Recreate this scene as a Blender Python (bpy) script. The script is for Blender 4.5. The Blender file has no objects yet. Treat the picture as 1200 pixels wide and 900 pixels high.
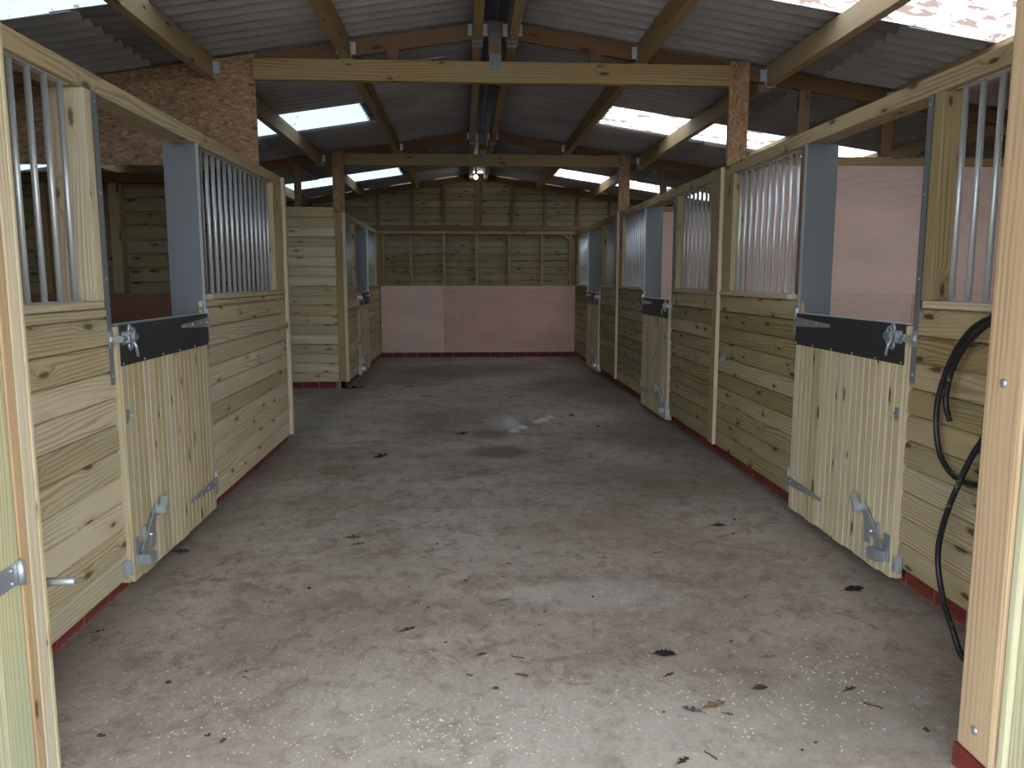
import bpy, math, random
from mathutils import Vector
R = random.Random(7)
S = bpy.context.scene
COL = S.collection
PI = math.pi

# ---------------------------------------------------------------- camera
f = 920.0
ph = math.atan(123 / f)
th = math.atan(54 / f * math.cos(ph))
cam_d = bpy.data.cameras.new('camera')
cam = bpy.data.objects.new('camera', cam_d)
COL.objects.link(cam)
cam_d.sensor_width = 36
cam_d.lens = 36 * f / 1200
cam_d.clip_start = 0.05
cam_d.clip_end = 300
cam.location = (0, 0, 1.45)
cam.rotation_euler = (PI / 2 - ph, 0, -th)
S.camera = cam

# ---------------------------------------------------------------- world (overcast sky)
W = bpy.data.worlds.new('overcast_sky')
S.world = W
W.use_nodes = True
wn = W.node_tree
wn.nodes.clear()
wo = wn.nodes.new('ShaderNodeOutputWorld')
wb = wn.nodes.new('ShaderNodeBackground')
wt = wn.nodes.new('ShaderNodeTexCoord')
wsx = wn.nodes.new('ShaderNodeSeparateXYZ')
wr = wn.nodes.new('ShaderNodeValToRGB')
wr.color_ramp.elements[0].position = 0.0
wr.color_ramp.elements[0].color = (0.86, 0.93, 1.0, 1)
wr.color_ramp.elements[1].position = 1.0
wr.color_ramp.elements[1].color = (0.66, 0.78, 0.95, 1)
wn.links.new(wt.outputs['Generated'], wsx.inputs[0])
wn.links.new(wsx.outputs['Z'], wr.inputs[0])
wn.links.new(wr.outputs[0], wb.inputs[0])
wb.inputs[1].default_value = 1.7
wn.links.new(wb.outputs[0], wo.inputs[0])

sun_d = bpy.data.lights.new('sun', 'SUN')
sun_d.energy = 3.0
sun_d.angle = math.radians(40)
sun_d.color = (1.0, 0.97, 0.92)
sun = bpy.data.objects.new('sun', sun_d)
COL.objects.link(sun)
sun.rotation_euler = (math.radians(-8), math.radians(22), 0)   # veiled sun high over the right-hand slope

S.view_settings.view_transform = 'Standard'
S.view_settings.look = 'None'
S.view_settings.gamma = 1.0
S.view_settings.use_curve_mapping = False
S.view_settings.exposure = 2.0


# ---------------------------------------------------------------- node helpers
class NT:
    def __init__(self, name):
        self.m = bpy.data.materials.new(name)
        self.m.use_nodes = True
        self.t = self.m.node_tree
        self.t.nodes.clear()
        self.out = self.t.nodes.new('ShaderNodeOutputMaterial')

    def n(self, typ, ins=None, **props):
        nd = self.t.nodes.new('ShaderNode' + typ)
        for k, v in props.items():
            setattr(nd, k, v)
        for k, v in (ins or {}).items():
            s = nd.inputs[k]
            if isinstance(v, bpy.types.NodeSocket):
                self.t.links.new(v, s)
            else:
                s.default_value = v
        return nd

    def math(self, op, a, b=None, c=None, clamp=False):
        ins = {0: a}
        if b is not None:
            ins[1] = b
        if c is not None:
            ins[2] = c
        return self.n('Math', ins, operation=op, use_clamp=clamp).outputs[0]

    def mix(self, f, a, b, mode='MIX'):
        nd = self.t.nodes.new('ShaderNodeMix')
        nd.data_type = 'RGBA'
        nd.blend_type = mode
        for idx, v in ((0, f), (6, a), (7, b)):
            if isinstance(v, bpy.types.NodeSocket):
                self.t.links.new(v, nd.inputs[idx])
            else:
                nd.inputs[idx].default_value = v if idx == 0 else (v[0], v[1], v[2], 1)
        return nd.outputs[2]

    def ramp(self, f, stops, interp='LINEAR'):
        nd = self.n('ValToRGB', {0: f})
        cr = nd.color_ramp
        cr.interpolation = interp
        while len(cr.elements) < len(stops):
            cr.elements.new(0.5)
        for e, (p, c) in zip(cr.elements, stops):
            e.position = p
            e.color = (c[0], c[1], c[2], 1) if isinstance(c, (tuple, list)) else (c, c, c, 1)
        return nd.outputs[0]

    def noise(self, vec, scale, detail=2.0, rough=0.5, dist=0.0):
        return self.n('TexNoise', {'Vector': vec, 'Scale': scale, 'Detail': detail, 'Roughness': rough, 'Distortion': dist}).outputs[0]

    def smooth(self, v, a, b):
        nd = self.n('MapRange', {0: v, 1: a, 2: b}, interpolation_type='SMOOTHSTEP')
        return nd.outputs[0]

    def comb(self, x, y, z):
        return self.n('CombineXYZ', {0: x, 1: y, 2: z}).outputs[0]

    def bsdf(self, col, rough=0.7, metal=0.0, bump=None, bstr=0.3, bdist=0.01, spec=0.4):
        p = self.n('BsdfPrincipled', {'Base Color': col if isinstance(col, bpy.types.NodeSocket) else (*col, 1),
                                      'Roughness': rough, 'Metallic': metal, 'Specular IOR Level': spec})
        if bump is not None:
            b = self.n('Bump', {'Height': bump, 'Strength': bstr, 'Distance': bdist})
            self.t.links.new(b.outputs[0], p.inputs['Normal'])
        self.t.links.new(p.outputs[0], self.out.inputs[0])
        return self.m


def lin(*c):
    return tuple(((v / 255) / 12.92 if v / 255 <= 0.04045 else ((v / 255 + 0.055) / 1.055) ** 2.4) for v in c)


def wood(name, base, dark, alt, knots=0.5, var=0.18, ring=1.0, altamt=0.6, knotcol=(62, 40, 26)):
    """base/dark/alt: sRGB of early wood, late wood, and a treated greenish patch colour"""
    q = NT(name)
    uv = q.n('UVMap', uv_map='UVMap').outputs[0]
    at = q.n('Attribute', attribute_name='rnd').outputs['Fac']
    obr = q.n('ObjectInfo').outputs['Random']
    rn = q.math('MULTIPLY_ADD', obr, 13.7, q.math('MULTIPLY', at, 61.3))
    s = q.n('SeparateXYZ', {0: uv})
    u, v = s.outputs[0], s.outputs[1]
    # knots
    kv = q.comb(q.math('MULTIPLY_ADD', u, 2.6, q.math('MULTIPLY', rn, 0.37)), q.math('MULTIPLY_ADD', v, 8.0, q.math('MULTIPLY', rn, 0.73)), 0.0)
    vo = q.n('TexVoronoi', {'Vector': kv, 'Scale': 1.0, 'Randomness': 1.0}, voronoi_dimensions='2D')
    kd = vo.outputs['Distance']
    ksel = q.math('GREATER_THAN', q.n('SeparateColor', {0: vo.outputs['Color']}).outputs[0], 1 - knots)
    krim = q.math('MULTIPLY', q.math('SUBTRACT', 1.0, q.smooth(kd, 0.04, 0.34)), ksel)
    kwob = q.noise(q.comb(q.math('MULTIPLY', u, 40), q.math('MULTIPLY', v, 40), rn), 1.0, 1)
    ksz = q.math('MULTIPLY_ADD', q.n('SeparateColor', {0: vo.outputs['Color']}).outputs[1], 1.1, 0.65)
    kd2 = q.math('DIVIDE', q.math('MULTIPLY_ADD', q.math('SUBTRACT', kwob, 0.5), 0.09, kd), ksz)
    kcore = q.math('MULTIPLY', q.math('SUBTRACT', 1.0, q.smooth(kd2, 0.035, 0.095)), ksel)
    # rings
    n1 = q.noise(q.comb(q.math('MULTIPLY', u, 0.6), q.math('MULTIPLY', v, 5.0), rn), 1.0, 2)
    n2 = q.noise(q.comb(q.math('MULTIPLY', u, 4.0), q.math('MULTIPLY', v, 22.0), rn), 1.0, 2)
    phs = q.math('MULTIPLY_ADD', n1, 52.0 * ring, q.math('MULTIPLY', v, 300.0))
    phs = q.math('MULTIPLY_ADD', n2, 3.0, phs)
    phs = q.math('MULTIPLY_ADD', krim, 9.0, phs)
    rg = q.math('MULTIPLY_ADD', q.math('SINE', phs), 0.5, 0.5)
    rg = q.math('POWER', rg, 2.0)
    amt = q.math('MULTIPLY', rg, q.smooth(q.noise(q.comb(u, q.math('MULTIPLY', v, 6), q.math('ADD', rn, 9.0)), 1.3, 1), 0.28, 0.62))
    fib = q.noise(q.comb(q.math('MULTIPLY', u, 6.0), q.math('MULTIPLY', v, 260.0), rn), 1.0, 2)
    c = q.mix(q.math('MULTIPLY', amt, 0.68), lin(*base), lin(*dark))
    alt_n = q.smooth(q.noise(q.comb(q.math('MULTIPLY', u, 0.7), q.math('MULTIPLY', v, 3.0), q.math('ADD', rn, 3.3)), 1.0, 2), 0.45, 0.72)
    c = q.mix(q.math('MULTIPLY', alt_n, altamt), c, lin(*alt))
    w1 = q.n('TexWhiteNoise', {'W': rn}, noise_dimensions='1D').outputs[0]
    val = q.math('MULTIPLY_ADD', w1, 2 * var, 1 - var)
    val = q.math('MULTIPLY', val, q.math('MULTIPLY_ADD', fib, 0.3, 0.85))
    hsv = q.n('HueSaturation', {'Color': c, 'Value': val, 'Saturation': q.math('MULTIPLY_ADD', w1, -0.25, 1.1)})
    c = q.mix(q.math('MULTIPLY', krim, 0.25), hsv.outputs[0], lin(*dark))
    c = q.mix(q.math('MULTIPLY', kcore, 0.85), c, lin(*knotcol))
    h = q.math('ADD', q.math('MULTIPLY', fib, 0.5), q.math('MULTIPLY', rg, 0.5))
    return q.bsdf(c, 0.72, bump=h, bstr=0.25, bdist=0.002, spec=0.25)


M = {}
M['clad'] = wood('treated_cladding_timber', (200, 184, 148), (142, 116, 78), (174, 172, 148), knots=0.5, var=0.16, knotcol=(96, 68, 44))
M['cladr'] = wood('treated_cladding_timber_olive', (172, 154, 116), (112, 88, 56), (142, 140, 112), knots=0.6, var=0.24)
M['door'] = wood('door_board_timber', (200, 184, 148), (160, 138, 100), (178, 176, 152), knots=0.5, var=0.13, ring=0.5)
M['back'] = wood('back_wall_timber', (152, 140, 106), (108, 90, 62), (128, 130, 104), knots=0.8, var=0.10, ring=0.6)
M['beam'] = wood('roof_beam_timber', (166, 144, 106), (122, 94, 60), (146, 136, 106), knots=0.3, var=0.08, ring=0.6)
M['rafter'] = wood('rafter_timber', (128, 98, 74), (88, 64, 46), (112, 92, 72), knots=0.35, var=0.10, ring=0.5)
M['post'] = wood('sawn_post_timber', (190, 162, 126), (154, 122, 88), (180, 162, 130), knots=0.25, var=0.08, ring=0.5)
M['trim'] = wood('planed_trim_timber', (204, 188, 158), (166, 142, 108), (186, 182, 156), knots=0.2, var=0.08, ring=0.5)
M['pale'] = wood('pale_entrance_door_timber', (204, 198, 160), (166, 154, 112), (180, 186, 156), knots=0.2, var=0.08, ring=0.8)


def mat_osb():
    q = NT('oriented_strand_board')
    uv = q.n('UVMap', uv_map='UVMap').outputs[0]
    d = q.n('TexNoise', {'Vector': uv, 'Scale': 9.0, 'Detail': 2.0}).outputs['Color']
    uv2 = q.n('VectorMath', {0: uv, 1: q.n('VectorMath', {0: d, 1: (0.09, 0.09, 0.09)}, operation='MULTIPLY').outputs[0]}, operation='ADD').outputs[0]
    cols = []
    for k, (rot, sx, sy) in enumerate(((0.4, 22, 80), (-0.9, 26, 70), (1.5, 20, 76))):
        mp = q.n('Mapping', {'Vector': uv2, 'Rotation': (0, 0, rot), 'Scale': (sx, sy, 1), 'Location': (k * 3.3, k, 0)})
        v = q.n('TexVoronoi', {'Vector': mp.outputs[0], 'Scale': 1.0})
        cols.append(q.n('SeparateColor', {0: v.outputs['Color']}))
    pick = q.smooth(q.noise(uv, 13.0, 1), 0.46, 0.54)
    a = q.mix(pick, cols[0].outputs[0], cols[1].outputs[0])
    a = q.mix(q.smooth(q.noise(uv, 17.0, 1), 0.5, 0.58), a, cols[2].outputs[1])
    c = q.ramp(a, [(0.0, lin(112, 86, 66)), (0.15, lin(140, 110, 86)), (0.7, lin(160, 128, 100)), (1.0, lin(184, 152, 122))])
    return q.bsdf(c, 0.75, bump=a, bstr=0.2, bdist=0.003, spec=0.2)


def mat_ply(name, a, b):
    q = NT(name)
    uv = q.n('UVMap', uv_map='UVMap').outputs[0]
    at = q.n('Attribute', attribute_name='rnd').outputs['Fac']
    s = q.n('SeparateXYZ', {0: uv})
    vec = q.comb(q.math('MULTIPLY', s.outputs[0], 1.3), q.math('MULTIPLY', s.outputs[1], 3.2), q.math('MULTIPLY', at, 40.0))
    n = q.noise(vec, 1.0, 2, 0.45, 0.3)
    rg = q.math('MULTIPLY_ADD', q.math('SINE', q.math('MULTIPLY', n, 60.0)), 0.5, 0.5)
    big = q.noise(vec, 0.6, 3)
    c = q.mix(q.math('MULTIPLY', rg, 0.3), lin(*a), lin(*b))
    c = q.mix(q.smooth(big, 0.35, 0.7), c, lin(*[x * 1.05 for x in a]))
    fn = q.noise(q.comb(q.math('MULTIPLY', s.outputs[0], 8), q.math('MULTIPLY', s.outputs[1], 180), 0.0), 1.0, 2)
    c = q.n('HueSaturation', {'Color': c, 'Value': q.math('MULTIPLY_ADD', fn, 0.22, 0.9)}).outputs[0]
    return q.bsdf(c, 0.6, spec=0.3)


M['osb'] = mat_osb()
M['plypink'] = mat_ply('pink_faced_plywood', (206, 168, 154), (180, 138, 122))
M['plylight'] = mat_ply('pale_faced_plywood', (212, 184, 172), (190, 158, 144))
M['plyred'] = mat_ply('red_brown_plywood', (138, 94, 78), (116, 76, 62))


def metal(name, col, rough=0.4, met=0.9, mottled=0.15):
    q = NT(name)
    p = q.n('NewGeometry').outputs['Position']
    n = q.noise(p, 70.0, 3)
    n2 = q.noise(p, 9.0, 2)
    v = q.math('MULTIPLY_ADD', q.math('ADD', n, n2), mottled, 1 - mottled)
    c = q.n('HueSaturation', {'Color': (*lin(*col), 1), 'Value': v}).outputs[0]
    return q.bsdf(c, rough, met, spec=0.5)


M['galv'] = metal('galvanised_steel', (190, 198, 205), 0.42, 0.8)
M['bar'] = metal('galvanised_tube', (205, 210, 214), 0.4, 0.55, 0.08)
M['sheet'] = metal('grey_folded_sheet_steel', (122, 128, 134), 0.45, 0.3, 0.06)
M['band'] = metal('dark_steel_band', (62, 66, 68), 0.45, 0.4, 0.08)
M['plate'] = metal('punched_nail_plate', (110, 116, 118), 0.5, 0.8, 0.3)
M['screw'] = metal('bright_screw', (225, 228, 230), 0.3, 0.9, 0.0)
M['cap'] = metal('ridge_flashing', (84, 94, 104), 0.55, 0.4, 0.15)


def mat_brick():
    q = NT('red_painted_brick')
    at = q.n('Attribute', attribute_name='rnd').outputs['Fac']
    p = q.n('NewGeometry').outputs['Position']
    n = q.noise(p, 30, 4, 0.65)
    c = q.mix(q.smooth(n, 0.3, 0.75), lin(128, 52, 40), lin(92, 34, 30))
    z = q.n('SeparateXYZ', {0: p}).outputs[2]
    dirt = q.math('MULTIPLY', q.math('SUBTRACT', 1.0, q.smooth(z, 0.0, 0.035)), q.smooth(n, 0.42, 0.6))
    c = q.mix(q.math('MULTIPLY', dirt, 0.55), c, lin(140, 122, 108))
    c = q.n('HueSaturation', {'Color': c, 'Value': q.math('MULTIPLY_ADD', at, 0.35, 0.8)}).outputs[0]
    return q.bsdf(c, 0.75, bump=n, bstr=0.5, bdist=0.004)


M['brick'] = mat_brick()


def mat_mortar():
    q = NT('brick_mortar')
    n = q.noise(q.n('NewGeometry').outputs['Position'], 60, 3)
    return q.bsdf(q.mix(n, lin(140, 100, 88), lin(166, 146, 134)), 0.9)


M['mortar'] = mat_mortar()


def mat_concrete():
    q = NT('stained_concrete')
    p = q.n('NewGeometry').outputs['Position']
    s = q.n('SeparateXYZ', {0: p})
    x, y = s.outputs[0], s.outputs[1]
    st = q.comb(q.math('MULTIPLY', x, 1.0), q.math('MULTIPLY', y, 1.0), 0.0)
    a = q.noise(st, 0.7, 6, 0.62, 0.4)
    b = q.noise(q.comb(x, q.math('MULTIPLY', y, 1.1), 5.0), 3.6, 7, 0.68, 0.5)
    d = q.noise(p, 70.0, 5, 0.75)
    e = q.noise(q.comb(q.math('MULTIPLY', x, 1.0), q.math('MULTIPLY', y, 0.9), 8.0), 12.0, 6, 0.75, 0.9)
    c = q.ramp(a, [(0.30, lin(134, 118, 107)), (0.5, lin(167, 152, 141)), (0.68, lin(187, 174, 165))])
    c = q.mix(q.math('MULTIPLY', q.smooth(b, 0.48, 0.66), 0.6), c, lin(124, 106, 88))
    c = q.mix(q.math('MULTIPLY', q.smooth(e, 0.50, 0.66), 0.6), c, lin(108, 93, 80))
    c = q.mix(q.math('MULTIPLY', q.math('SUBTRACT', 1.0, q.smooth(e, 0.30, 0.46)), 0.5), c, lin(190, 184, 176))
    c = q.n('HueSaturation', {'Color': c, 'Value': q.math('MULTIPLY_ADD', d, 1.2, 0.42)}).outputs[0]

    fine = q.noise(p, 26.0, 4, 0.7)

    def blob(cx, cy, rx, ry, edge=0.45):
        dx = q.math('DIVIDE', q.math('SUBTRACT', x, cx), rx)
        dy = q.math('DIVIDE', q.math('SUBTRACT', y, cy), ry)
        r = q.math('SQRT', q.math('ADD', q.math('MULTIPLY', dx, dx), q.math('MULTIPLY', dy, dy)))
        r = q.math('MULTIPLY_ADD', q.math('SUBTRACT', b, 0.5), 1.1, r)
        r = q.math('MULTIPLY_ADD', q.math('SUBTRACT', fine, 0.5), 1.6, r)
        return q.math('SUBTRACT', 1.0, q.smooth(r, 1 - edge, 1 + edge))
    for cx, cy, rx, ry, am, col in STAINS:
        c = q.mix(q.math('MULTIPLY', blob(cx, cy, rx, ry), am), c, lin(*col))
    # darker close to the two stable fronts
    wl = q.math('SUBTRACT', 1.0, q.smooth(q.math('MULTIPLY_ADD', b, 0.5, q.math('ABSOLUTE', q.math('ADD', x, 1.6))), 0.28, 0.62))
    wr2 = q.math('SUBTRACT', 1.0, q.smooth(q.math('MULTIPLY_ADD', b, 0.6, q.math('ABSOLUTE', q.math('SUBTRACT', x, 2.08))), 0.30, 0.75))
    c = q.mix(q.math('MULTIPLY', q.math('ADD', wl, wr2, clamp=True), 0.45), c, lin(104, 94, 84))
    # blown lime / shavings dust near the entrance
    hgt = q.math('ADD', q.math('MULTIPLY', d, 0.5), q.math('MULTIPLY', e, 0.6))
    return q.bsdf(c, 0.82, bump=hgt, bstr=0.45, bdist=0.006, spec=0.3)


# x, y, rx, ry, amount, colour  (dirt marks lying on the slab)
STAINS = [
    (0.27, 6.50, 0.25, 0.24, 0.75, (98, 82, 64)),
    (0.22, 7.28, 0.17, 0.22, 0.65, (98, 84, 68)),
    (-0.10, 12.5, 1.1, 0.9, 0.5, (122, 92, 72)),
    (1.55, 10.6, 0.6, 1.2, 0.4, (120, 92, 78)),
    (1.65, 7.2, 0.35, 0.8, 0.4, (92, 82, 70)),
    (1.35, 5.4, 0.55, 0.7, 0.35, (108, 92, 76)),
    (0.95, 3.4, 0.5, 0.35, 0.25, (120, 104, 88)),
    (1.2, 2.7, 0.35, 0.25, 0.35, (122, 104, 90)),
    (-0.6, 3.05, 0.3, 0.3, 0.3, (126, 108, 88)),
    (-1.0, 5.9, 0.35, 0.3, 0.35, (112, 98, 76)),
    (0.75, 4.3, 0.5, 0.5, 0.3, (134, 116, 98)),
    (0.6, 3.45, 0.38, 0.16, 0.35, (196, 190, 182)),
    (-0.2, 2.3, 0.9, 0.45, 0.25, (190, 184, 172)),
    (1.0, 2.3, 0.8, 0.4, 0.25, (190, 184, 174)),
    (0.44, 7.85, 0.07, 0.34, 0.9, (206, 204, 200)),
    (0.36, 7.90, 0.18, 0.40, 0.45, (186, 182, 176)),
    (0.46, 7.42, 0.05, 0.10, 0.9, (208, 206, 202)),
    (0.55, 7.62, 0.05, 0.10, 1.0, (214, 212, 208)),
    (0.80, 8.02, 0.05, 0.09, 1.0, (214, 212, 208)),
    (0.88, 8.17, 0.05, 0.09, 0.9, (214, 212, 208)),
    (0.72, 7.90, 0.04, 0.08, 0.9, (208, 206, 202)),
]
M['concrete'] = mat_concrete()


def mat_fibre():
    q = NT('fibre_cement_sheet')
    p = q.n('NewGeometry').outputs['Position']
    n = q.noise(p, 120, 3, 0.7)
    m = q.noise(p, 1.2, 4, 0.6)
    c = q.mix(q.smooth(m, 0.35, 0.7), lin(150, 149, 152), lin(172, 171, 174))
    c = q.n('HueSaturation', {'Color': c, 'Value': q.math('MULTIPLY_ADD', n, 0.5, 0.75)}).outputs[0]
    return q.bsdf(c, 0.9, spec=0.15)


M['fibre'] = mat_fibre()


def mat_skylight(name, leaf, tint):
    q = NT(name)
    p = q.n('NewGeometry').outputs['Position']
    s = q.n('SeparateXYZ', {0: p})
    v = q.comb(q.math('MULTIPLY', s.outputs[0], 5.5), q.math('MULTIPLY', s.outputs[1], 15.0), 0.0)
    n = q.noise(v, 1.0, 5, 0.68, 0.6)
    n2 = q.noise(v, 3.1, 2)
    lf = q.smooth(n, 0.66 - leaf, 0.69 - leaf)
    leafc = q.mix(n2, lin(92, 54, 34), lin(60, 50, 44))
    c = q.mix(q.math('MULTIPLY', lf, 0.9), tint, leafc)
    t = q.n('BsdfTranslucent', {'Color': c})
    g = q.n('BsdfDiffuse', {'Color': c})
    m2 = q.n('MixShader', {0: 0.15, 1: t.outputs[0], 2: g.outputs[0]})
    q.t.links.new(m2.outputs[0], q.out.inputs[0])
    return q.m


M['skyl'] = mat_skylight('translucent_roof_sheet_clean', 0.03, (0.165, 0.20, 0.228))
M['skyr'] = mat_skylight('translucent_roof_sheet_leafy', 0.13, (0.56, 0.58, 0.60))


def plain(name, c, rough=0.7, n_sc=30, var=0.3, spec=0.3):
    q = NT(name)
    n = q.noise(q.n('NewGeometry').outputs['Position'], n_sc, 3, 0.6)
    cc = q.n('HueSaturation', {'Color': (*lin(*c), 1), 'Value': q.math('MULTIPLY_ADD', n, var * 2, 1 - var)}).outputs[0]
    return q.bsdf(cc, rough, bump=n, bstr=0.2, bdist=0.002, spec=spec)


def mat_pipe():
    q = NT('black_water_pipe')
    p = q.n('NewGeometry').outputs['Position']
    n = q.noise(p, 22, 4, 0.7)
    c = q.mix(q.math('MULTIPLY', q.smooth(n, 0.60, 0.68), 0.7), lin(26, 27, 30), lin(138, 130, 120))
    return q.bsdf(c, 0.42, spec=0.5)


M['pipe'] = mat_pipe()
M['leafbrown'] = plain('dead_leaf_brown', (138, 100, 72), 0.7, 60)
M['leafdark'] = plain('dead_leaf_dark', (78, 58, 50), 0.6, 60)
M['leafblack'] = plain('dead_leaf_blackened', (40, 34, 32), 0.5, 60)
M['leafgrey'] = plain('dead_leaf_greyed', (92, 84, 78), 0.7, 60)
M['shaving'] = plain('wood_shaving', (226, 216, 192), 0.7, 60, 0.1)
M['mud'] = plain('dried_mud', (66, 54, 46), 0.8, 40)
M['black'] = plain('black_plastic', (22, 22, 24), 0.5)
M['grass'] = plain('yard_hardcore', (120, 116, 106), 0.9, 4)


def mat_bulb():
    q = NT('lit_bulb_glass')
    e = q.n('Emission', {0: (1, 0.97, 0.92, 1), 1: 6.0})
    q.t.links.new(e.outputs[0], q.out.inputs[0])
    return q.m


M['bulb'] = mat_bulb()


# ---------------------------------------------------------------- mesh builder
class MB:
    def __init__(self):
        self.v = []
        self.fc = []
        self.uv = []
        self.rn = []
        self.sm = []

    def face(self, pts, uvs, r, smooth=False):
        b = len(self.v)
        self.v += [tuple(p) for p in pts]
        self.fc.append(tuple(range(b, b + len(pts))))
        self.uv.append(uvs)
        self.rn.append(r)
        self.sm.append(smooth)

    def hexa(self, O, a, b, c, r=None):
        """block: origin O, edge vectors a (grain), b, c"""
        r = R.random() if r is None else r
        O, a, b, c = Vector(O), Vector(a), Vector(b), Vector(c)
        if a.cross(b).dot(c) < 0:
            b, c = c, b
        la, lb, lc = a.length, b.length, c.length
        base = len(self.v)
        for i in (0, 1):
            for j in (0, 1):
                for k in (0, 1):
                    self.v.append(tuple(O + a * i + b * j + c * k))
        ids = lambda i, j, k: base + i * 4 + j * 2 + k
        o = r * 7
        F = [((0, 0, 0), (0, 1, 0), (1, 1, 0), (1, 0, 0), [(o, 0), (o, lb), (o + la, lb), (o + la, 0)]),
             ((0, 0, 1), (1, 0, 1), (1, 1, 1), (0, 1, 1), [(o, 3), (o + la, 3), (o + la, 3 + lb), (o, 3 + lb)]),
             ((0, 0, 0), (1, 0, 0), (1, 0, 1), (0, 0, 1), [(o, 5), (o + la, 5), (o + la, 5 + lc), (o, 5 + lc)]),
             ((0, 1, 0), (0, 1, 1), (1, 1, 1), (1, 1, 0), [(o, 7), (o, 7 + lc), (o + la, 7 + lc), (o + la, 7)]),
             ((0, 0, 0), (0, 0, 1), (0, 1, 1), (0, 1, 0), [(9, 9), (9.0 + lc, 9), (9.0 + lc, 9 + lb), (9, 9 + lb)]),
             ((1, 0, 0), (1, 1, 0), (1, 1, 1), (1, 0, 1), [(8, 9), (8, 9 + lb), (8.0 + lc, 9 + lb), (8.0 + lc, 9)])]
        for A, B, C_, D, u in F:
            self.fc.append((ids(*A), ids(*B), ids(*C_), ids(*D)))
            self.uv.append(u)
            self.rn.append(r)
            self.sm.append(False)

    def box(self, x0, x1, y0, y1, z0, z1, g='z', r=None):
        x0, x1 = min(x0, x1), max(x0, x1)
        y0, y1 = min(y0, y1), max(y0, y1)
        z0, z1 = min(z0, z1), max(z0, z1)
        d = {'x': Vector((x1 - x0, 0, 0)), 'y': Vector((0, y1 - y0, 0)), 'z': Vector((0, 0, z1 - z0))}
        o = [k for k in 'xyz' if k != g]
        self.hexa((x0, y0, z0), d[g], d[o[0]], d[o[1]], r)
        return self

    def prof(self, poly, O, outv, upv, lenv, r=None):
        """poly [(out, up)] swept along lenv from O"""
        r = R.random() if r is None else r
        O, outv, upv, lenv = Vector(O), Vector(outv), Vector(upv), Vector(lenv)
        if outv.cross(upv).dot(lenv) < 0:
            pass
        flip = outv.cross(upv).dot(lenv) < 0
        n = len(poly)
        P0 = [O + outv * a + upv * b for a, b in poly]
        L = lenv.length
        o = r * 7
        base = len(self.v)
        self.v += [tuple(p) for p in P0] + [tuple(p + lenv) for p in P0]
        s = 0
        for i in range(n):
            j = (i + 1) % n
            dl = (P0[j] - P0[i]).length
            f_ = (base + i, base + j, base + n + j, base + n + i)
            u_ = [(o, s), (o, s + dl), (o + L, s + dl), (o + L, s)]
            if flip:
                f_, u_ = f_[::-1], u_[::-1]
            self.fc.append(f_)
            self.uv.append(u_)
            self.rn.append(r)
            self.sm.append(False)
            s += dl
        e0 = tuple(range(base, base + n))
        e1 = tuple(range(base + n, base + 2 * n))
        for e, rev in ((e0, not flip), (e1, flip)):
            self.fc.append(e[::-1] if rev else e)
            self.uv.append([(9 + poly[q_ % n][0], 9 + poly[q_ % n][1]) for q_ in (range(n - 1, -1, -1) if rev else range(n))])
            self.rn.append(r)
            self.sm.append(False)
        return self

    def tube(self, pts, rad, n=10, cap=True):
        pts = [Vector(p) for p in pts]
        base = len(self.v)
        m = len(pts)
        prev = None
        for i, p in enumerate(pts):
            t = (pts[min(i + 1, m - 1)] - pts[max(i - 1, 0)]).normalized()
            if prev is None:
                a = t.orthogonal().normalized()
            else:
                a = (prev - t * prev.dot(t)).normalized()
            prev = a
            b = t.cross(a)
            rr = rad[i] if isinstance(rad, (list, tuple)) else rad
            for k in range(n):
                w = 2 * PI * k / n
                self.v.append(tuple(p + (a * math.cos(w) + b * math.sin(w)) * rr))
        for i in range(m - 1):
            for k in range(n):
                k2 = (k + 1) % n
                self.fc.append((base + i * n + k, base + i * n + k2, base + (i + 1) * n + k2, base + (i + 1) * n + k))
                self.uv.append([(0, 0)] * 4)
                self.rn.append(0.5)
                self.sm.append(True)
        if cap:
            for s_, rev in ((0, True), (m - 1, False)):
                e = tuple(base + s_ * n + k for k in range(n))
                self.fc.append(e[::-1] if rev else e)
                self.uv.append([(0, 0)] * n)
                self.rn.append(0.5)
                self.sm.append(False)
        return self

    def build(self, name, mat, parent=None, bevel=0.0, origin=None):
        me = bpy.data.meshes.new(name)
        if parent is not None:
            off = world_loc(parent)
        else:
            if origin is None:
                xs, ys, zs = zip(*self.v)
                origin = ((min(xs) + max(xs)) / 2, (min(ys) + max(ys)) / 2, min(zs))
            off = Vector(origin)
        me.from_pydata([(a - off.x, b - off.y, c - off.z) for a, b, c in self.v], [], self.fc)
        uvl = me.uv_layers.new(name='UVMap')
        at = me.attributes.new('rnd', 'FLOAT', 'FACE')
        k = 0
        flat = []
        for u in self.uv:
            for p in u:
                flat += [p[0], p[1]]
        uvl.data.foreach_set('uv', flat)
        at.data.foreach_set('value', self.rn)
        me.polygons.foreach_set('use_smooth', self.sm)
        me.materials.append(M[mat] if isinstance(mat, str) else mat)
        me.update()
        o = bpy.data.objects.new(name, me)
        COL.objects.link(o)
        if parent is not None:
            o.parent = parent
        else:
            o.location = off
        if bevel:
            b = o.modifiers.new('bevel', 'BEVEL')
            b.width = bevel
            b.segments = 2
            b.limit_method = 'ANGLE'
        return o


def world_loc(o):
    v = Vector(o.location)
    while o.parent:
        o = o.parent
        v += Vector(o.location)
    return v


def tag(o, label=None, cat=None, group=None, kind=None):
    if label:
        o['label'] = label
    if cat:
        o['category'] = cat
    if group:
        o['group'] = group
    if kind:
        o['kind'] = kind
    return o


def thing(name, label, cat, loc, group=None, kind=None):
    o = bpy.data.objects.new(name, None)
    o.empty_display_size = 0.1
    COL.objects.link(o)
    o.location = loc
    return tag(o, label, cat, group, kind)


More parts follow.
